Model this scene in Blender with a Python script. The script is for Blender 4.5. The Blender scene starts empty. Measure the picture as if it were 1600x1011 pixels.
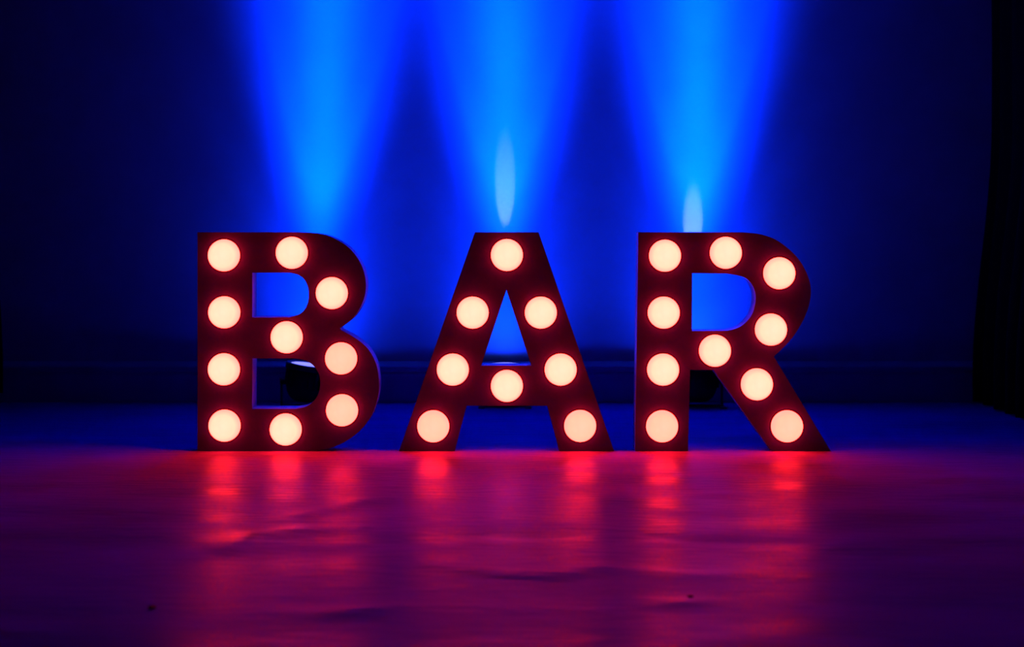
import bpy, bmesh, math, random
from mathutils import Vector, Matrix, noise

random.seed(7)
sc = bpy.context.scene
col = sc.collection

# ------------------------------------------------------------------ camera, world, exposure
FPX = 2200.0            # focal length in pixels of the 1600 px wide frame
HOR = 350.0             # image row of the horizon
D = 7.8                 # camera to the faces of the letters
CAMZ = (705.0 - HOR) * D / FPX
WALL_Y = 2.16           # back wall behind the letters (letter faces stand at y = 0)

cam_data = bpy.data.cameras.new('camera')
cam = bpy.data.objects.new('camera', cam_data)
col.objects.link(cam)
cam.location = (0, -D, CAMZ)
cam.rotation_euler = (math.pi / 2, 0, 0)
cam_data.sensor_width = 36.0
cam_data.lens = FPX / 1600.0 * 36.0
cam_data.shift_y = -(505.5 - HOR) / 1600.0
cam_data.clip_end = 100
cam_data.dof.use_dof = True
cam_data.dof.focus_distance = D
cam_data.dof.aperture_fstop = 1.4
sc.camera = cam

world = bpy.data.worlds.new('world')
world.use_nodes = True
world.node_tree.nodes['Background'].inputs['Color'].default_value = (0, 0, 0, 1)
world.node_tree.nodes['Background'].inputs['Strength'].default_value = 0.0
sc.world = world

vs = sc.view_settings
vs.view_transform = 'Standard'
vs.look = 'None'
vs.gamma = 1.0
vs.use_curve_mapping = False
vs.exposure = 0.0
sc.cycles.max_bounces = 8
sc.cycles.diffuse_bounces = 5
sc.cycles.caustics_reflective = False
sc.cycles.sample_clamp_indirect = 6.0

# lamp strengths (all light in the room comes from the bulbs and the three uplights)
BULB_R = 60.0
BEAM_W = 3200.0
BEAM_COL = (0.0, 0.021, 1.0)
BEAM_PROFILE = [(0, 2.8), (90, .0003), (5.8, 1.6), (7.1, 1.0), (9.4, .50), (12.4, .30), (13.2, .19), (16.4, .06), (19.5, .02),
                (22, .011), (27, .0075), (33, .0042), (55, .0014), (75, .0005)]
PENCIL_W = 130.0


def at(u, v, dist):
    """pixel of the 1600x1011 frame on the plane at that distance -> (x, z)"""
    return ((u - 800.0) * dist / FPX, CAMZ - (v - HOR) * dist / FPX)


# ------------------------------------------------------------------ materials
def new_mat(name):
    m = bpy.data.materials.new(name)
    m.use_nodes = True
    return m, m.node_tree, m.node_tree.nodes['Principled BSDF']


def noise_mat(name, c0, c1, scale=8.0, rough=0.5, bump=0.0, bump_scale=40.0, stretch=(1, 1, 1),
              metallic=0.0, spec=0.5, rough_var=0.0, detail=5.0):
    m, nt, p = new_mat(name)
    tc = nt.nodes.new('ShaderNodeTexCoord')
    mp = nt.nodes.new('ShaderNodeMapping')
    mp.inputs['Scale'].default_value = stretch
    nt.links.new(tc.outputs['Object'], mp.inputs['Vector'])
    n = nt.nodes.new('ShaderNodeTexNoise')
    n.inputs['Scale'].default_value = scale
    n.inputs['Detail'].default_value = detail
    nt.links.new(mp.outputs['Vector'], n.inputs['Vector'])
    r = nt.nodes.new('ShaderNodeValToRGB')
    r.color_ramp.elements[0].position = 0.3
    r.color_ramp.elements[1].position = 0.7
    r.color_ramp.elements[0].color = (*c0, 1)
    r.color_ramp.elements[1].color = (*c1, 1)
    nt.links.new(n.outputs['Fac'], r.inputs['Fac'])
    nt.links.new(r.outputs['Color'], p.inputs['Base Color'])
    p.inputs['Roughness'].default_value = rough
    p.inputs['Metallic'].default_value = metallic
    p.inputs['Specular IOR Level'].default_value = spec
    if rough_var:
        mr = nt.nodes.new('ShaderNodeMapRange')
        mr.inputs['From Min'].default_value = 0.3
        mr.inputs['From Max'].default_value = 0.7
        mr.inputs['To Min'].default_value = rough - rough_var
        mr.inputs['To Max'].default_value = rough + rough_var
        nt.links.new(n.outputs['Fac'], mr.inputs['Value'])
        nt.links.new(mr.outputs['Result'], p.inputs['Roughness'])
    if bump:
        n2 = nt.nodes.new('ShaderNodeTexNoise')
        n2.inputs['Scale'].default_value = bump_scale
        n2.inputs['Detail'].default_value = 4.0
        nt.links.new(mp.outputs['Vector'], n2.inputs['Vector'])
        b = nt.nodes.new('ShaderNodeBump')
        b.inputs['Strength'].default_value = 1.0
        b.inputs['Distance'].default_value = bump
        nt.links.new(n2.outputs['Fac'], b.inputs['Height'])
        nt.links.new(b.outputs['Normal'], p.inputs['Normal'])
    return m


M_WALL = noise_mat('painted_wall', (.15, .60, .62), (.18, .66, .68), 3.0, rough=.55, bump=.0006, bump_scale=60, spec=.25)
M_TRIM = noise_mat('painted_trim', (.17, .62, .64), (.20, .68, .70), 5.0, rough=.32, spec=.5)
M_DARKWALL = noise_mat('dark_room_paint', (.010, .010, .011), (.015, .015, .016), 3.0, rough=.7, bump=.001)
M_CEIL = noise_mat('dark_ceiling_paint', (.012, .012, .012), (.018, .018, .018), 3.0, rough=.8, bump=.001)
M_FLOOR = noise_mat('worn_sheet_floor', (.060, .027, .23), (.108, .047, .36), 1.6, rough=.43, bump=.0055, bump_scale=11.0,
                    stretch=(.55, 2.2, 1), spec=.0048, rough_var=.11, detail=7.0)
M_CURTAIN = noise_mat('black_velvet', (.0025, .0025, .003), (.005, .005, .006), 30.0, rough=.95, spec=.05, bump=.0005, bump_scale=200)
M_FACE = noise_mat('flare_tinted_letter_paint', (.0100, .005, .15), (.0140, .007, .18), 14.0, rough=.5, spec=.3, bump=.0004, bump_scale=90)  # blue in this dark face colour stands in for lens flare
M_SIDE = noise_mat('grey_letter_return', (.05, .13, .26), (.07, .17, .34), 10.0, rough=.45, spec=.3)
M_BACK = noise_mat('letter_back_board', (.05, .045, .04), (.08, .07, .06), 10.0, rough=.7)
M_SOCKET = noise_mat('socket_plastic', (.004, .004, .006), (.007, .007, .010), 20.0, rough=.6, spec=.2)
M_CAN = noise_mat('black_can_paint', (.006, .006, .007), (.012, .012, .013), 25.0, rough=.55, spec=.3)
M_STEEL = noise_mat('dark_steel', (.02, .02, .022), (.03, .03, .032), 25.0, rough=.45, metallic=.5)
M_SCRAP = noise_mat('dark_scrap', (.008, .007, .007), (.02, .018, .018), 60.0, rough=.8)


def bulb_material(name, warm=1.0):
    """frosted red lamp: hot in the middle of the globe, cooler to its rim"""
    m, nt, p = new_mat(name)
    nt.nodes.remove(p)
    tc = nt.nodes.new('ShaderNodeTexCoord')
    sep = nt.nodes.new('ShaderNodeSeparateXYZ')
    nt.links.new(tc.outputs['Object'], sep.inputs[0])
    cmb = nt.nodes.new('ShaderNodeCombineXYZ')
    nt.links.new(sep.outputs['X'], cmb.inputs['X'])
    nt.links.new(sep.outputs['Z'], cmb.inputs['Z'])
    ln = nt.nodes.new('ShaderNodeVectorMath'); ln.operation = 'LENGTH'
    nt.links.new(cmb.outputs[0], ln.inputs[0])
    mr = nt.nodes.new('ShaderNodeMapRange')
    mr.inputs['From Min'].default_value = 0.0
    mr.inputs['From Max'].default_value = 0.089
    nt.links.new(ln.outputs['Value'], mr.inputs['Value'])
    r = nt.nodes.new('ShaderNodeValToRGB')
    e = r.color_ramp.elements
    k = 1.0 / BULB_R
    e[0].position = 0.0; e[0].color = (1, .86 * k * warm, .60 * k * warm, 1)
    e[1].position = 1.0; e[1].color = (.8, .50 * k, .40 * k, 1)
    a = r.color_ramp.elements.new(.72); a.color = (1, .80 * k * warm, .53 * k * warm, 1)
    nt.links.new(mr.outputs['Result'], r.inputs['Fac'])
    # slight mottling of the frosting
    n = nt.nodes.new('ShaderNodeTexNoise'); n.inputs['Scale'].default_value = 18.0
    nt.links.new(tc.outputs['Object'], n.inputs['Vector'])
    mr2 = nt.nodes.new('ShaderNodeMapRange')
    mr2.inputs['To Min'].default_value = .92 * BULB_R
    mr2.inputs['To Max'].default_value = 1.08 * BULB_R
    nt.links.new(n.outputs['Fac'], mr2.inputs['Value'])
    em = nt.nodes.new('ShaderNodeEmission')
    nt.links.new(r.outputs['Color'], em.inputs['Color'])
    nt.links.new(mr2.outputs['Result'], em.inputs['Strength'])
    nt.links.new(em.outputs[0], nt.nodes['Material Output'].inputs['Surface'])
    return m


def emit_material(name, rgb, strength):
    m, nt, p = new_mat(name)
    nt.nodes.remove(p)
    em = nt.nodes.new('ShaderNodeEmission')
    em.inputs['Color'].default_value = (*rgb, 1)
    em.inputs['Strength'].default_value = strength
    nt.links.new(em.outputs[0], nt.nodes['Material Output'].inputs['Surface'])
    return m


M_BULB = bulb_material('glowing_bulb')
M_BULB_WARM = bulb_material('glowing_bulb_warmer', .76)
M_LENS = emit_material('lit_lens', (.36, .36, 2.2), 1.0)


# ------------------------------------------------------------------ helpers
def link_mesh(name, mesh, mat, parent=None, smooth=False):
    o = bpy.data.objects.new(name, mesh)
    col.objects.link(o)
    if mat and not mesh.materials:
        mesh.materials.append(mat)
    if smooth:
        for p in mesh.polygons:
            p.use_smooth = True
    if parent:
        o.parent = parent
    return o


def obj(name, bm, mat, parent=None, smooth=False):
    me = bpy.data.meshes.new(name)
    bmesh.ops.recalc_face_normals(bm, faces=bm.faces)
    bm.to_mesh(me)
    bm.free()
    return link_mesh(name, me, mat, parent, smooth)


def empty(name, loc, label=None, cat=None, group=None):
    o = bpy.data.objects.new(name, None)
    col.objects.link(o)
    o.location = loc
    o.empty_display_size = .1
    if label: o['label'] = label
    if cat: o['category'] = cat
    if group: o['group'] = group
    return o


def box(bm, x0, x1, y0, y1, z0, z1, mtx=None):
    vs_ = [bm.verts.new((x, y, z)) for x in (x0, x1) for y in (y0, y1) for z in (z0, z1)]
    for f in ((0, 1, 3, 2), (4, 6, 7, 5), (0, 4, 5, 1), (2, 3, 7, 6), (0, 2, 6, 4), (1, 5, 7, 3)):
        bm.faces.new([vs_[i] for i in f])
    if mtx is not None:
        bmesh.ops.transform(bm, matrix=mtx, verts=vs_)
    return vs_


def lathe(bm, prof, seg=40, axis='Z', close=True):
    """prof = [(radius, height)], turned round the axis"""
    rings = []
    for r, h in prof:
        if r < 1e-6:
            p = (0, 0, h) if axis == 'Z' else ((0, h, 0) if axis == 'Y' else (h, 0, 0))
            rings.append([bm.verts.new(p)])
            continue
        ring = []
        for i in range(seg):
            a = 2 * math.pi * i / seg
            c, s = r * math.cos(a), r * math.sin(a)
            p = (c, s, h) if axis == 'Z' else ((c, h, s) if axis == 'Y' else (h, c, s))
            ring.append(bm.verts.new(p))
        rings.append(ring)
    for A, B in zip(rings, rings[1:]):
        for i in range(seg):
            j = (i + 1) % seg
            if len(A) == 1 and len(B) == 1:
                continue
            if len(A) == 1:
                bm.faces.new((A[0], B[i], B[j]))
            elif len(B) == 1:
                bm.faces.new((A[i], A[j], B[0]))
            else:
                bm.faces.new((A[i], A[j], B[j], B[i]))


def struct(o):
    o['kind'] = 'structure'
    return o


# ------------------------------------------------------------------ room shell
XL, XR, YF, ZC = -3.85, 3.62, -9.4, 3.9
WT = .15


def wall_box(name, x0, x1, y0, y1, z0, z1, mat):
    bm = bmesh.new()
    box(bm, x0, x1, y0, y1, z0, z1)
    return struct(obj(name, bm, mat))


wall_box('wall_back', XL - WT, XR + WT, WALL_Y, WALL_Y + WT, 0, ZC, M_WALL)
wall_box('wall_left', XL - WT, XL, YF, WALL_Y, 0, ZC, M_DARKWALL)
wall_box('wall_right', XR, XR + WT, YF, WALL_Y, 0, ZC, M_DARKWALL)
wall_box('wall_front', XL - WT, XR + WT, YF - WT, YF, 0, ZC, M_DARKWALL)
wall_box('ceiling', XL - WT, XR + WT, YF - WT, WALL_Y + WT, ZC, ZC + WT, M_CEIL)


def seg_dist(px, py, pts):
    best = 1e9
    t_at = 0
    n = len(pts) - 1
    for i in range(n):
        (ax, ay), (bx, by) = pts[i], pts[i + 1]
        dx, dy = bx - ax, by - ay
        t = max(0, min(1, ((px - ax) * dx + (py - ay) * dy) / (dx * dx + dy * dy)))
        d = math.hypot(px - ax - t * dx, py - ay - t * dy)
        if d < best:
            best, t_at = d, (i + t) / n
    return best, t_at


def ground(u, v):
    dist = CAMZ * FPX / (v - HOR)
    return ((u - 800) * dist / FPX, dist - D)


# buckles in the sheet flooring, read off the photograph and laid on the ground
RIDGES = [
    ([(318, 868), (350, 858), (400, 838), (440, 833), (500, 828), (560, 826)], 0.0116, 0.076),
    ([(440, 812), (500, 800), (560, 784), (600, 780)], 0.0099, 0.065),
    ([(690, 842), (760, 836), (840, 838), (900, 835)], -0.0083, 0.076),
    ([(700, 885), (790, 898), (860, 900), (930, 888)], 0.0116, 0.076),
    ([(960, 890), (1080, 900), (1200, 895)], 0.0066, 0.065),
    ([(480, 962), (560, 956), (610, 950)], 0.0099, 0.065),
    ([(960, 848), (1030, 838), (1100, 846), (1240, 848)], -0.0066, 0.065),
    ([(1020, 945), (1120, 940)], 0.0083, 0.054),
    ([(1080, 774), (1150, 772)], 0.0066, 0.065),
    ([(640, 722), (700, 716)], 0.0050, 0.065),
]
RIDGES = [([ground(*p) for p in pts], h, w) for pts, h, w in RIDGES]


def floor_height(x, y):
    z = 0.0
    for pts, h, w in RIDGES:
        if abs(y - pts[0][1]) > 1.6:
            continue
        d, t = seg_dist(x, y, pts)
        z += h * math.exp(-(d / w) ** 2) * (math.sin(math.pi * min(max(t, .06), .94)) ** .5)
    if y < -.12:
        k = min(1, (-.12 - y) / .5)
        z += k * .0028 * noise.noise((x * 1.3, y * 2.2, 3.1)) + k * .0012 * noise.noise((x * 4.0, y * 6.0, 8.7))
    return z


def frange(a, b, n):
    return [a + (b - a) * i / n for i in range(n + 1)]


fx = frange(XL, XR, 240)
fy = [YF] + frange(-4.6, 0.0, 230) + [.5, 1.0, 1.6, WALL_Y]
verts = [(x, y, floor_height(x, y) if -4.5 < y < -.1 else 0.0) for y in fy for x in fx]
nx = len(fx)
faces = [(j * nx + i, j * nx + i + 1, (j + 1) * nx + i + 1, (j + 1) * nx + i)
         for j in range(len(fy) - 1) for i in range(nx - 1)]
me = bpy.data.meshes.new('floor')
me.from_pydata(verts, [], faces)
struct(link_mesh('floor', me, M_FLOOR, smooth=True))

# moulded skirting along the back wall
prof = [(0, 0), (.020, 0), (.020, .188), (.026, .190), (.030, .195), (.029, .201), (.022, .209), (.016, .213),
        (.016, .228), (.019, .236), (.030, .241), (.040, .245), (.042, .251), (.039, .258), (.031, .266), (.019, .275), (.009, .284), (.005, .288), (0, .288)]
bm = bmesh.new()
ends = []
for x in (XL, XR):
    ends.append([bm.verts.new((x, WALL_Y - d, z)) for d, z in prof])
n = len(prof)
for i in range(n):
    j = (i + 1) % n
    bm.faces.new((ends[0][i], ends[0][j], ends[1][j], ends[1][i]))
bm.faces.new(ends[0]); bm.faces.new(list(reversed(ends[1])))
struct(obj('baseboard_back', bm, M_TRIM))


# ------------------------------------------------------------------ black side curtains
def curtain(name, label, sgn, x_top, x_foot, z_flare, y0, y1, hem, rail_x):
    root = empty(name, (rail_x, (y0 + y1) / 2, hem), label, 'curtain', 'black side curtains')
    ny, nz = 150, 40
    top = ZC - .08
    vv, ff = [], []
    for j in range(nz + 1):
        z = hem + (top - hem) * j / nz
        t = max(0.0, min(1.0, (z_flare - z) / (z_flare - .25)))
        base = x_top + (x_foot - x_top) * (t * t * (3 - 2 * t))
        amp = .030 + .035 * t
        for i in range(ny + 1):
            y = y0 + (y1 - y0) * i / ny
            s = (y1 - y) / .21
            w = .5 - .5 * math.cos(2 * math.pi * s + .5 * math.sin(1.7 * s))
            x = base + sgn * amp * 2 * w + .01 * noise.noise((y * 3, z * .8, 1.0))
            vv.append((x - rail_x, y - (y0 + y1) / 2, z - hem))
    for j in range(nz):
        for i in range(ny):
            a = j * (ny + 1) + i
            ff.append((a, a + 1, a + ny + 2, a + ny + 1))
    me = bpy.data.meshes.new('drape')
    me.from_pydata(vv, [], ff)
    o = link_mesh('drape', me, M_CURTAIN, root, smooth=True)
    md = o.modifiers.new('cloth_thickness', 'SOLIDIFY')
    md.thickness = .004
    bm = bmesh.new()
    lathe(bm, [(0, -(y1 - y0) / 2), (.014, -(y1 - y0) / 2), (.014, (y1 - y0) / 2), (0, (y1 - y0) / 2)], 12, 'Y')
    r = obj('rail', bm, M_STEEL, root)
    r.location = (x_top + sgn * .04 - rail_x, 0, top - hem)
    for yy in (-(y1 - y0) / 2 + .1, 0, (y1 - y0) / 2 - .1):
        bm = bmesh.new()
        box(bm, -.008, .008, -.01, .01, 0, .08)
        b = obj('hanger', bm, M_STEEL, root)
        b.location = (x_top + sgn * .04 - rail_x, yy, top - hem)
    return root


curtain('side_curtain', 'black floor-length curtain along the right side of the room', 1,
        3.375, 3.245, 1.95, -1.2, 2.10, .012, 3.46)
curtain('side_curtain', 'black curtain at the left edge, its hem just above the floor', -1,
        -3.70, -3.575, 1.9, .9, 2.10, .07, -3.74)


# ------------------------------------------------------------------ marquee letters
PX = D / FPX


def cr(pts, n=6):
    """Catmull-Rom through the points (open)"""
    out = []
    P = [pts[0]] + list(pts) + [pts[-1]]
    for i in range(1, len(P) - 2):
        p0, p1, p2, p3 = P[i - 1], P[i], P[i + 1], P[i + 2]
        for k in range(n):
            t = k / n
            out.append(tuple(.5 * (2 * p1[a] + (p2[a] - p0[a]) * t + (2 * p0[a] - 5 * p1[a] + 4 * p2[a] - p3[a]) * t * t
                                   + (3 * p1[a] - p0[a] - 3 * p2[a] + p3[a]) * t ** 3) for a in (0, 1)))
    out.append(tuple(pts[-1]))
    return out


B_OUT = [(308.5, 705), (308.5, 363)] + cr([(470, 363), (500, 365.5), (521, 372), (546, 388), (564, 413), (571.5, 442), (567.5, 470), (553, 495), (531, 513)]) \
    + cr([(533, 516), (553, 527), (573, 543), (587, 567), (592, 596), (590, 622), (579, 652), (558, 677), (530, 695), (505, 702.5), (480, 705)])
B_IN = [[(394, 426), (394, 496)] + cr([(452, 496), (465, 492.5), (475, 485), (481, 473), (482.5, 460), (481, 448), (475, 436), (465, 429), (452, 426)]),
        [(394, 560), (394, 639)] + cr([(462, 639), (478, 635.5), (490, 627), (498, 614), (500.5, 599), (498, 584), (490, 571.5), (478, 563.5), (462, 560)])]
A_OUT = [(623.5, 705), (742, 363), (841.5, 363), (959.5, 705), (874, 705), (855, 634), (729, 634), (710.5, 705)]
A_IN = [[(791.3, 453), (751.5, 571.5), (830.5, 571.5)]]
R_OUT = [(992.4, 705), (997.5, 363)] + cr([(1160, 363), (1190, 366.5), (1218, 378), (1247, 404), (1264, 436), (1266.5, 464), (1258, 494), (1240, 525), (1222, 545), (1209, 557)]) \
    + [(1298, 705), (1206, 705), (1115, 578), (1078.2, 578), (1075, 705)]
R_IN = [[(1081.5, 427), (1081, 517.5)] + cr([(1136, 517), (1155, 511.5), (1169, 500), (1177.5, 486), (1181, 467), (1179, 453), (1172.5, 441), (1161, 432.5), (1136, 427.5)])]

BULBS = {
    'B': [(350, 399), (350.5, 488), (350, 577), (351, 665), (456, 395), (518.5, 458), (448, 527), (533, 560), (534.5, 641), (446.5, 671)],
    'A': [(792, 398.5), (738.5, 488.5), (845, 488.5), (707.5, 577.5), (876, 577.5), (792, 603), (677, 666), (906.5, 665.5)],
    'R': [(1039, 399.5), (1037, 488.5), (1036, 577.5), (1034.5, 666), (1134, 395), (1217.5, 427), (1204.5, 515), (1117, 548), (1182.5, 600.5), (1229.5, 666)],
}
DEPTH = .14
FACE_Y = 0.0


def filled(loops, y_front, thick, name, mat, parent):
    """flat plate with holes, thickness along y"""
    cu = bpy.data.curves.new(name, 'CURVE')
    cu.dimensions = '2D'
    cu.fill_mode = 'BOTH'
    cu.extrude = thick / 2
    for lp in loops:
        s = cu.splines.new('POLY')
        s.points.add(len(lp) - 1)
        for p, (x, z) in zip(s.points, lp):
            p.co = (x, z, 0, 1)
        s.use_cyclic_u = True
    tmp = bpy.data.objects.new(name, cu)
    col.objects.link(tmp)
    dg = bpy.context.evaluated_depsgraph_get()
    me = bpy.data.meshes.new_from_object(tmp.evaluated_get(dg))
    bpy.data.objects.remove(tmp)
    me.transform(Matrix.Translation((0, y_front + thick / 2, 0)) @ Matrix.Rotation(math.pi / 2, 4, 'X'))
    me.name = name
    me.materials.clear()
    return link_mesh(name, me, mat, parent)


def area(lp):
    return sum(a[0] * b[1] - b[0] * a[1] for a, b in zip(lp, lp[1:] + lp[:1])) / 2


def inset_loop(lp, d, outer):
    """move each edge of the loop into the material by d"""
    n = len(lp)
    s = 1 if (area(lp) > 0) == outer else -1
    out = []
    for i in range(n):
        p0, p1, p2 = Vector(lp[i - 1]), Vector(lp[i]), Vector(lp[(i + 1) % n])
        e1, e2 = (p1 - p0).normalized(), (p2 - p1).normalized()
        n1, n2 = Vector((-e1.y, e1.x)) * s, Vector((-e2.y, e2.x)) * s
        m = n1 + n2
        m = m / max(m.dot(n1), .35) if m.length > 1e-6 else n1
        out.append(tuple(p1 + m * d))
    return out


def return_strip(lp, outer, parent):
    """side wall of the letter following one outline, as thick sheet"""
    inn = inset_loop(lp, .007, outer)
    bm = bmesh.new()
    n = len(lp)
    q = [[bm.verts.new((x, y, z)) for x, z in L] for L, y in ((lp, .012), (lp, DEPTH), (inn, DEPTH), (inn, .012))]
    for a in range(4):
        A, Bq = q[a], q[(a + 1) % 4]
        for i in range(n):
            j = (i + 1) % n
            bm.faces.new((A[i], A[j], Bq[j], Bq[i]))
    return obj('side_wall', bm, M_SIDE, parent)


# one bulb and one socket ring, shared by all
def dome_mesh(mat):
    bm = bmesh.new()
    R, H = .0885, .066
    prof = [(0, -H)]
    for k in range(1, 11):
        a = math.pi / 2 * k / 10
        prof.append((R * math.sin(a) ** .9, -H * math.cos(a)))
    prof.append((R, .003)); prof.append((0, .003))
    lathe(bm, prof, 40, 'Y')
    bmesh.ops.recalc_face_normals(bm, faces=bm.faces)
    me = bpy.data.meshes.new('bulb')
    bm.to_mesh(me); bm.free()
    me.materials.append(mat)
    for p in me.polygons: p.use_smooth = True
    return me


def ring_mesh():
    bm = bmesh.new()
    lathe(bm, [(.0895, .002), (.0895, -.002), (.0905, -.003), (.093, -.003), (.094, -.002), (.094, .002), (.0895, .002)], 40, 'Y')
    bmesh.ops.recalc_face_normals(bm, faces=bm.faces)
    me = bpy.data.meshes.new('socket_ring')
    bm.to_mesh(me); bm.free()
    me.materials.append(M_SOCKET)
    return me


DOME, DOME_WARM, RING = dome_mesh(M_BULB), dome_mesh(M_BULB_WARM), ring_mesh()
WARMER = {(533, 560), (534.5, 641), (677, 666), (906.5, 665.5), (1034.5, 666), (1229.5, 666)}   # bulbs that glow a little pinker


def letter(ch, outer, inners, label):
    us = [p[0] for p in outer]
    cx = ((min(us) + max(us)) / 2 - 800) * PX
    root = empty('marquee_letter', (cx, 0, 0), label, 'letter', 'standing marquee letters')
    conv = lambda lp: [((u - 800) * PX - cx, (705 - v) * PX) for u, v in lp]
    o = conv(outer)
    ins = [conv(l) for l in inners]
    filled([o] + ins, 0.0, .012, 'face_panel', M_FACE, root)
    filled([inset_loop(o, .006, True)] + [inset_loop(l, .006, False) for l in ins], DEPTH - .014, .010, 'back_panel', M_BACK, root)
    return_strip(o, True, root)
    for l in ins:
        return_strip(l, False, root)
    for u, v in BULBS[ch]:
        b = bpy.data.objects.new('bulb', DOME_WARM if (u, v) in WARMER else DOME)
        col.objects.link(b)
        b.parent = root
        b.location = ((u - 800) * PX - cx, FACE_Y, (705 - v) * PX)
        r = bpy.data.objects.new('socket_ring', RING)
        col.objects.link(r)
        r.parent = b
    return root


letter('B', B_OUT, B_IN, 'tall dark marquee letter B with ten glowing round bulbs, standing on the floor')
letter('A', A_OUT, A_IN, 'tall dark marquee letter A with eight glowing round bulbs, between B and R')
letter('R', R_OUT, R_IN, 'tall dark marquee letter R with ten glowing round bulbs, standing on the floor')


# ------------------------------------------------------------------ uplights behind the letters
def beam_light(parent, strength, z):
    ld = bpy.data.lights.new('blue_beam', 'SPOT')
    ld.spot_size = math.radians(178)
    ld.spot_blend = .12
    ld.shadow_soft_size = .03
    ld.energy = strength
    ld.color = BEAM_COL
    ld.use_nodes = True
    nt = ld.node_tree
    em = nt.nodes['Emission']
    tc = nt.nodes.new('ShaderNodeTexCoord')
    sep = nt.nodes.new('ShaderNodeSeparateXYZ')
    nt.links.new(tc.outputs['Normal'], sep.inputs[0])

    def math_node(op, a, b=None):
        n = nt.nodes.new('ShaderNodeMath')
        n.operation = op
        for k, x in enumerate((a, b)):
            if x is None: continue
            if isinstance(x, (int, float)): n.inputs[k].default_value = x
            else: nt.links.new(x, n.inputs[k])
        return n.outputs[0]
    c = math_node('ABSOLUTE', sep.outputs['Z'])
    th = math_node('DIVIDE', math_node('ARCCOSINE', math_node('MINIMUM', c, 1.0)), math.pi / 2)
    ramp = nt.nodes.new('ShaderNodeValToRGB')        # log10 of the lamp's intensity against the angle off its axis
    for k, (deg, val) in enumerate(BEAM_PROFILE):
        e = ramp.color_ramp.elements[k] if k < 2 else ramp.color_ramp.elements.new(deg / 90)
        e.position = deg / 90
        v = (math.log10(val) + 4) / 5
        e.color = (v, v, v, 1)
    nt.links.new(th, ramp.inputs['Fac'])
    lg = math_node('SUBTRACT', math_node('MULTIPLY', ramp.outputs['Color'], 5.0), 4.0)
    nt.links.new(math_node('MULTIPLY', math_node('POWER', 10.0, lg), 7.25), em.inputs['Strength'])
    o = bpy.data.objects.new('blue_beam', ld)
    col.objects.link(o)
    o.parent = parent
    o.location = (0, 0, z)
    o.rotation_euler = (math.pi, 0, 0)      # shines along the local +Z of the can
    return o


def pencil_light(parent, loc, elev, half, strength, yaw=0.0):
    ld = bpy.data.lights.new('white_beam', 'SPOT')
    ld.spot_size = 2 * half
    ld.spot_blend = .55
    ld.shadow_soft_size = .008
    ld.energy = strength
    ld.color = (1, .42, .40)
    o = bpy.data.objects.new('white_beam', ld)
    col.objects.link(o)
    o.parent = parent
    o.location = loc
    o.rotation_euler = (math.pi / 2 + elev, 0, yaw)
    return o


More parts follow.
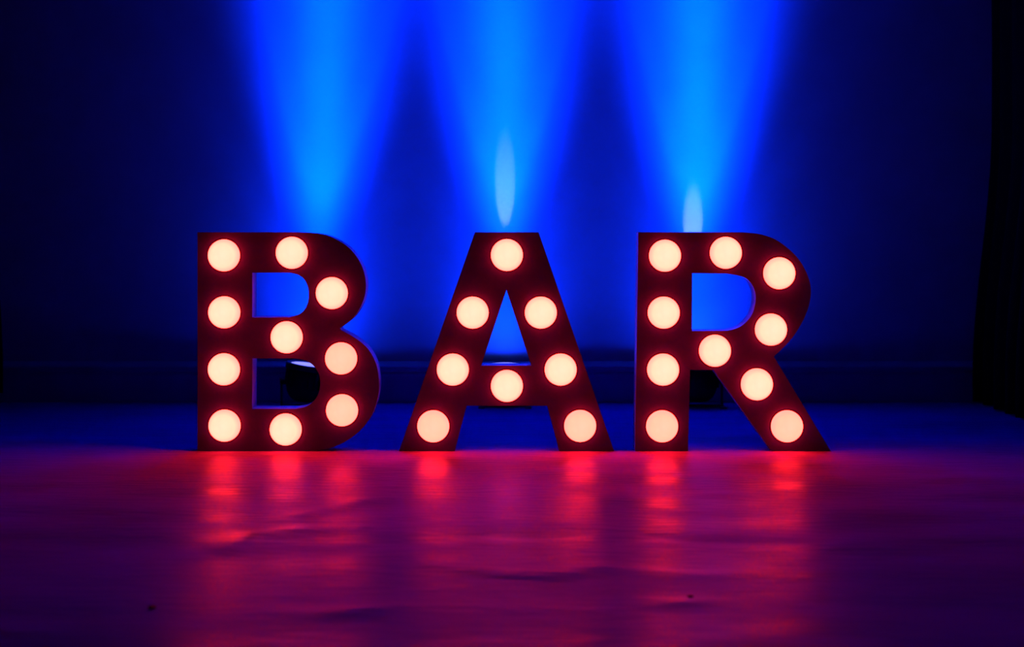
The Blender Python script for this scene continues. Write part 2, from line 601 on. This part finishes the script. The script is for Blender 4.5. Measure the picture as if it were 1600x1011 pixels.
def uplight(u, label, lean, aim, strength):
    dist = D + WALL_Y - .25
    x = (u - 800) * dist / FPX
    root = empty('uplight', (x, WALL_Y - .25, 0), label, 'stage light', 'blue uplights behind the letters')
    piv = .173
    tilt = Matrix.Translation((0, 0, piv)) @ Matrix.Rotation(lean, 4, 'Y') @ Matrix.Translation((0, 0, -piv))
    # barrel
    bm = bmesh.new()
    lathe(bm, [(0, .035), (.045, .035), (.062, .042), (.085, .065), (.100, .095), (.108, .125), (.112, .160), (.114, .245), (.0, .245)], 40)
    body = obj('can_body', bm, M_CAN, root, True)
    body.matrix_local = tilt
    # cooling fins on the barrel
    bm = bmesh.new()
    for k in range(20):
        a = 2 * math.pi * k / 20
        box(bm, .108, .121, -.0025, .0025, .13, .235, Matrix.Rotation(a, 4, 'Z'))
    f = obj('cooling_fins', bm, M_CAN, body)
    f['kind'] = 'stuff'
    # front ring
    bm = bmesh.new()
    lathe(bm, [(.100, .240), (.122, .240), (.127, .246), (.127, .276), (.122, .281), (.108, .281), (.104, .276), (.100, .240)], 44)
    ring = obj('front_ring', bm, M_CAN, body, True)
    # lens
    bm = bmesh.new()
    lathe(bm, [(0, .2845), (.03, .284), (.06, .282), (.085, .278), (.100, .273), (.104, .262), (0, .262)], 40)
    lens = obj('lens', bm, M_LENS, body, True)
    lens['label'] = 'glowing bluish white lens'
    # yoke: U of flat steel round the barrel, standing on two splayed feet
    bm = bmesh.new()
    for s in (-1, 1):
        box(bm, s * .138 - .003, s * .138 + .003, -.022, .022, .012, .19)
    box(bm, -.141, .141, -.022, .022, .006, .013)
    obj('yoke', bm, M_STEEL, root)
    for s in (-1, 1):
        bm = bmesh.new()
        box(bm, s * .135 - .018, s * .135 + .018, -.10, .10, 0, .006)
        obj('foot', bm, M_STEEL, root)
        bm = bmesh.new()
        lathe(bm, [(0, 0), (.006, 0), (.006, .012), (.020, .014), (.023, .020), (.023, .028), (.018, .032), (0, .032)], 18, 'X')
        bmesh.ops.transform(bm, matrix=Matrix.Translation((s * .112, 0, .165)) @ Matrix.Diagonal((s, 1, 1, 1)), verts=bm.verts)
        obj('clamp_knob', bm, M_CAN, root, True)
    # bring the can to its real proportions
    K = Matrix.Diagonal((1.18, 1.18, 1.05, 1))
    for o in list(root.children) + list(body.children):
        if o.type == 'MESH':
            o.data.transform(K)
    lamp = beam_light(body, strength, .335)
    lamp.rotation_euler = (math.pi, aim - lean, 0)
    return root, body


ub, bb = uplight(477, 'black uplight on the floor behind the B, lens rim showing in its lower opening', math.radians(9), math.radians(2.5), BEAM_W * .9)
ua, ba = uplight(789, 'black uplight on the floor hidden behind the crossbar of the A', 0.0, 0.0, BEAM_W)
ur, br = uplight(1091, 'black uplight on the floor behind the R, seen between its stem and leg', math.radians(.8), math.radians(.8), BEAM_W * 1.1)
pencil_light(ba, (0, -.03, .30), math.radians(76.8), math.radians(3.6), PENCIL_W)
pencil_light(br, (-.02, -.03, .30), math.radians(73.2), math.radians(4.4), PENCIL_W)


# ------------------------------------------------------------------ scraps on the floor
def scrap(u, v, r, label, seed):
    x, y = ground(u, v)
    bm = bmesh.new()
    bmesh.ops.create_icosphere(bm, subdivisions=2, radius=r)
    for w in bm.verts:
        k = 1 + .5 * noise.noise(w.co * (1.6 / r) + Vector((seed, 0, 0)))
        w.co = Vector((w.co.x * k, w.co.y * k * .8, w.co.z * k * .35))
    zmin = min(w.co.z for w in bm.verts)
    for w in bm.verts:
        w.co.z -= zmin
    o = obj('scrap', bm, M_SCRAP, None, True)
    o.location = (x, y, floor_height(x, y))
    o['label'] = label
    o['category'] = 'scrap'
    o['group'] = 'scraps on the floor'


scrap(237, 951, .014, 'small dark scrap on the floor in front of the B, toward the lower left', 1.0)
scrap(1079, 934, .011, 'small dark scrap on the floor in front of the R', 5.0)
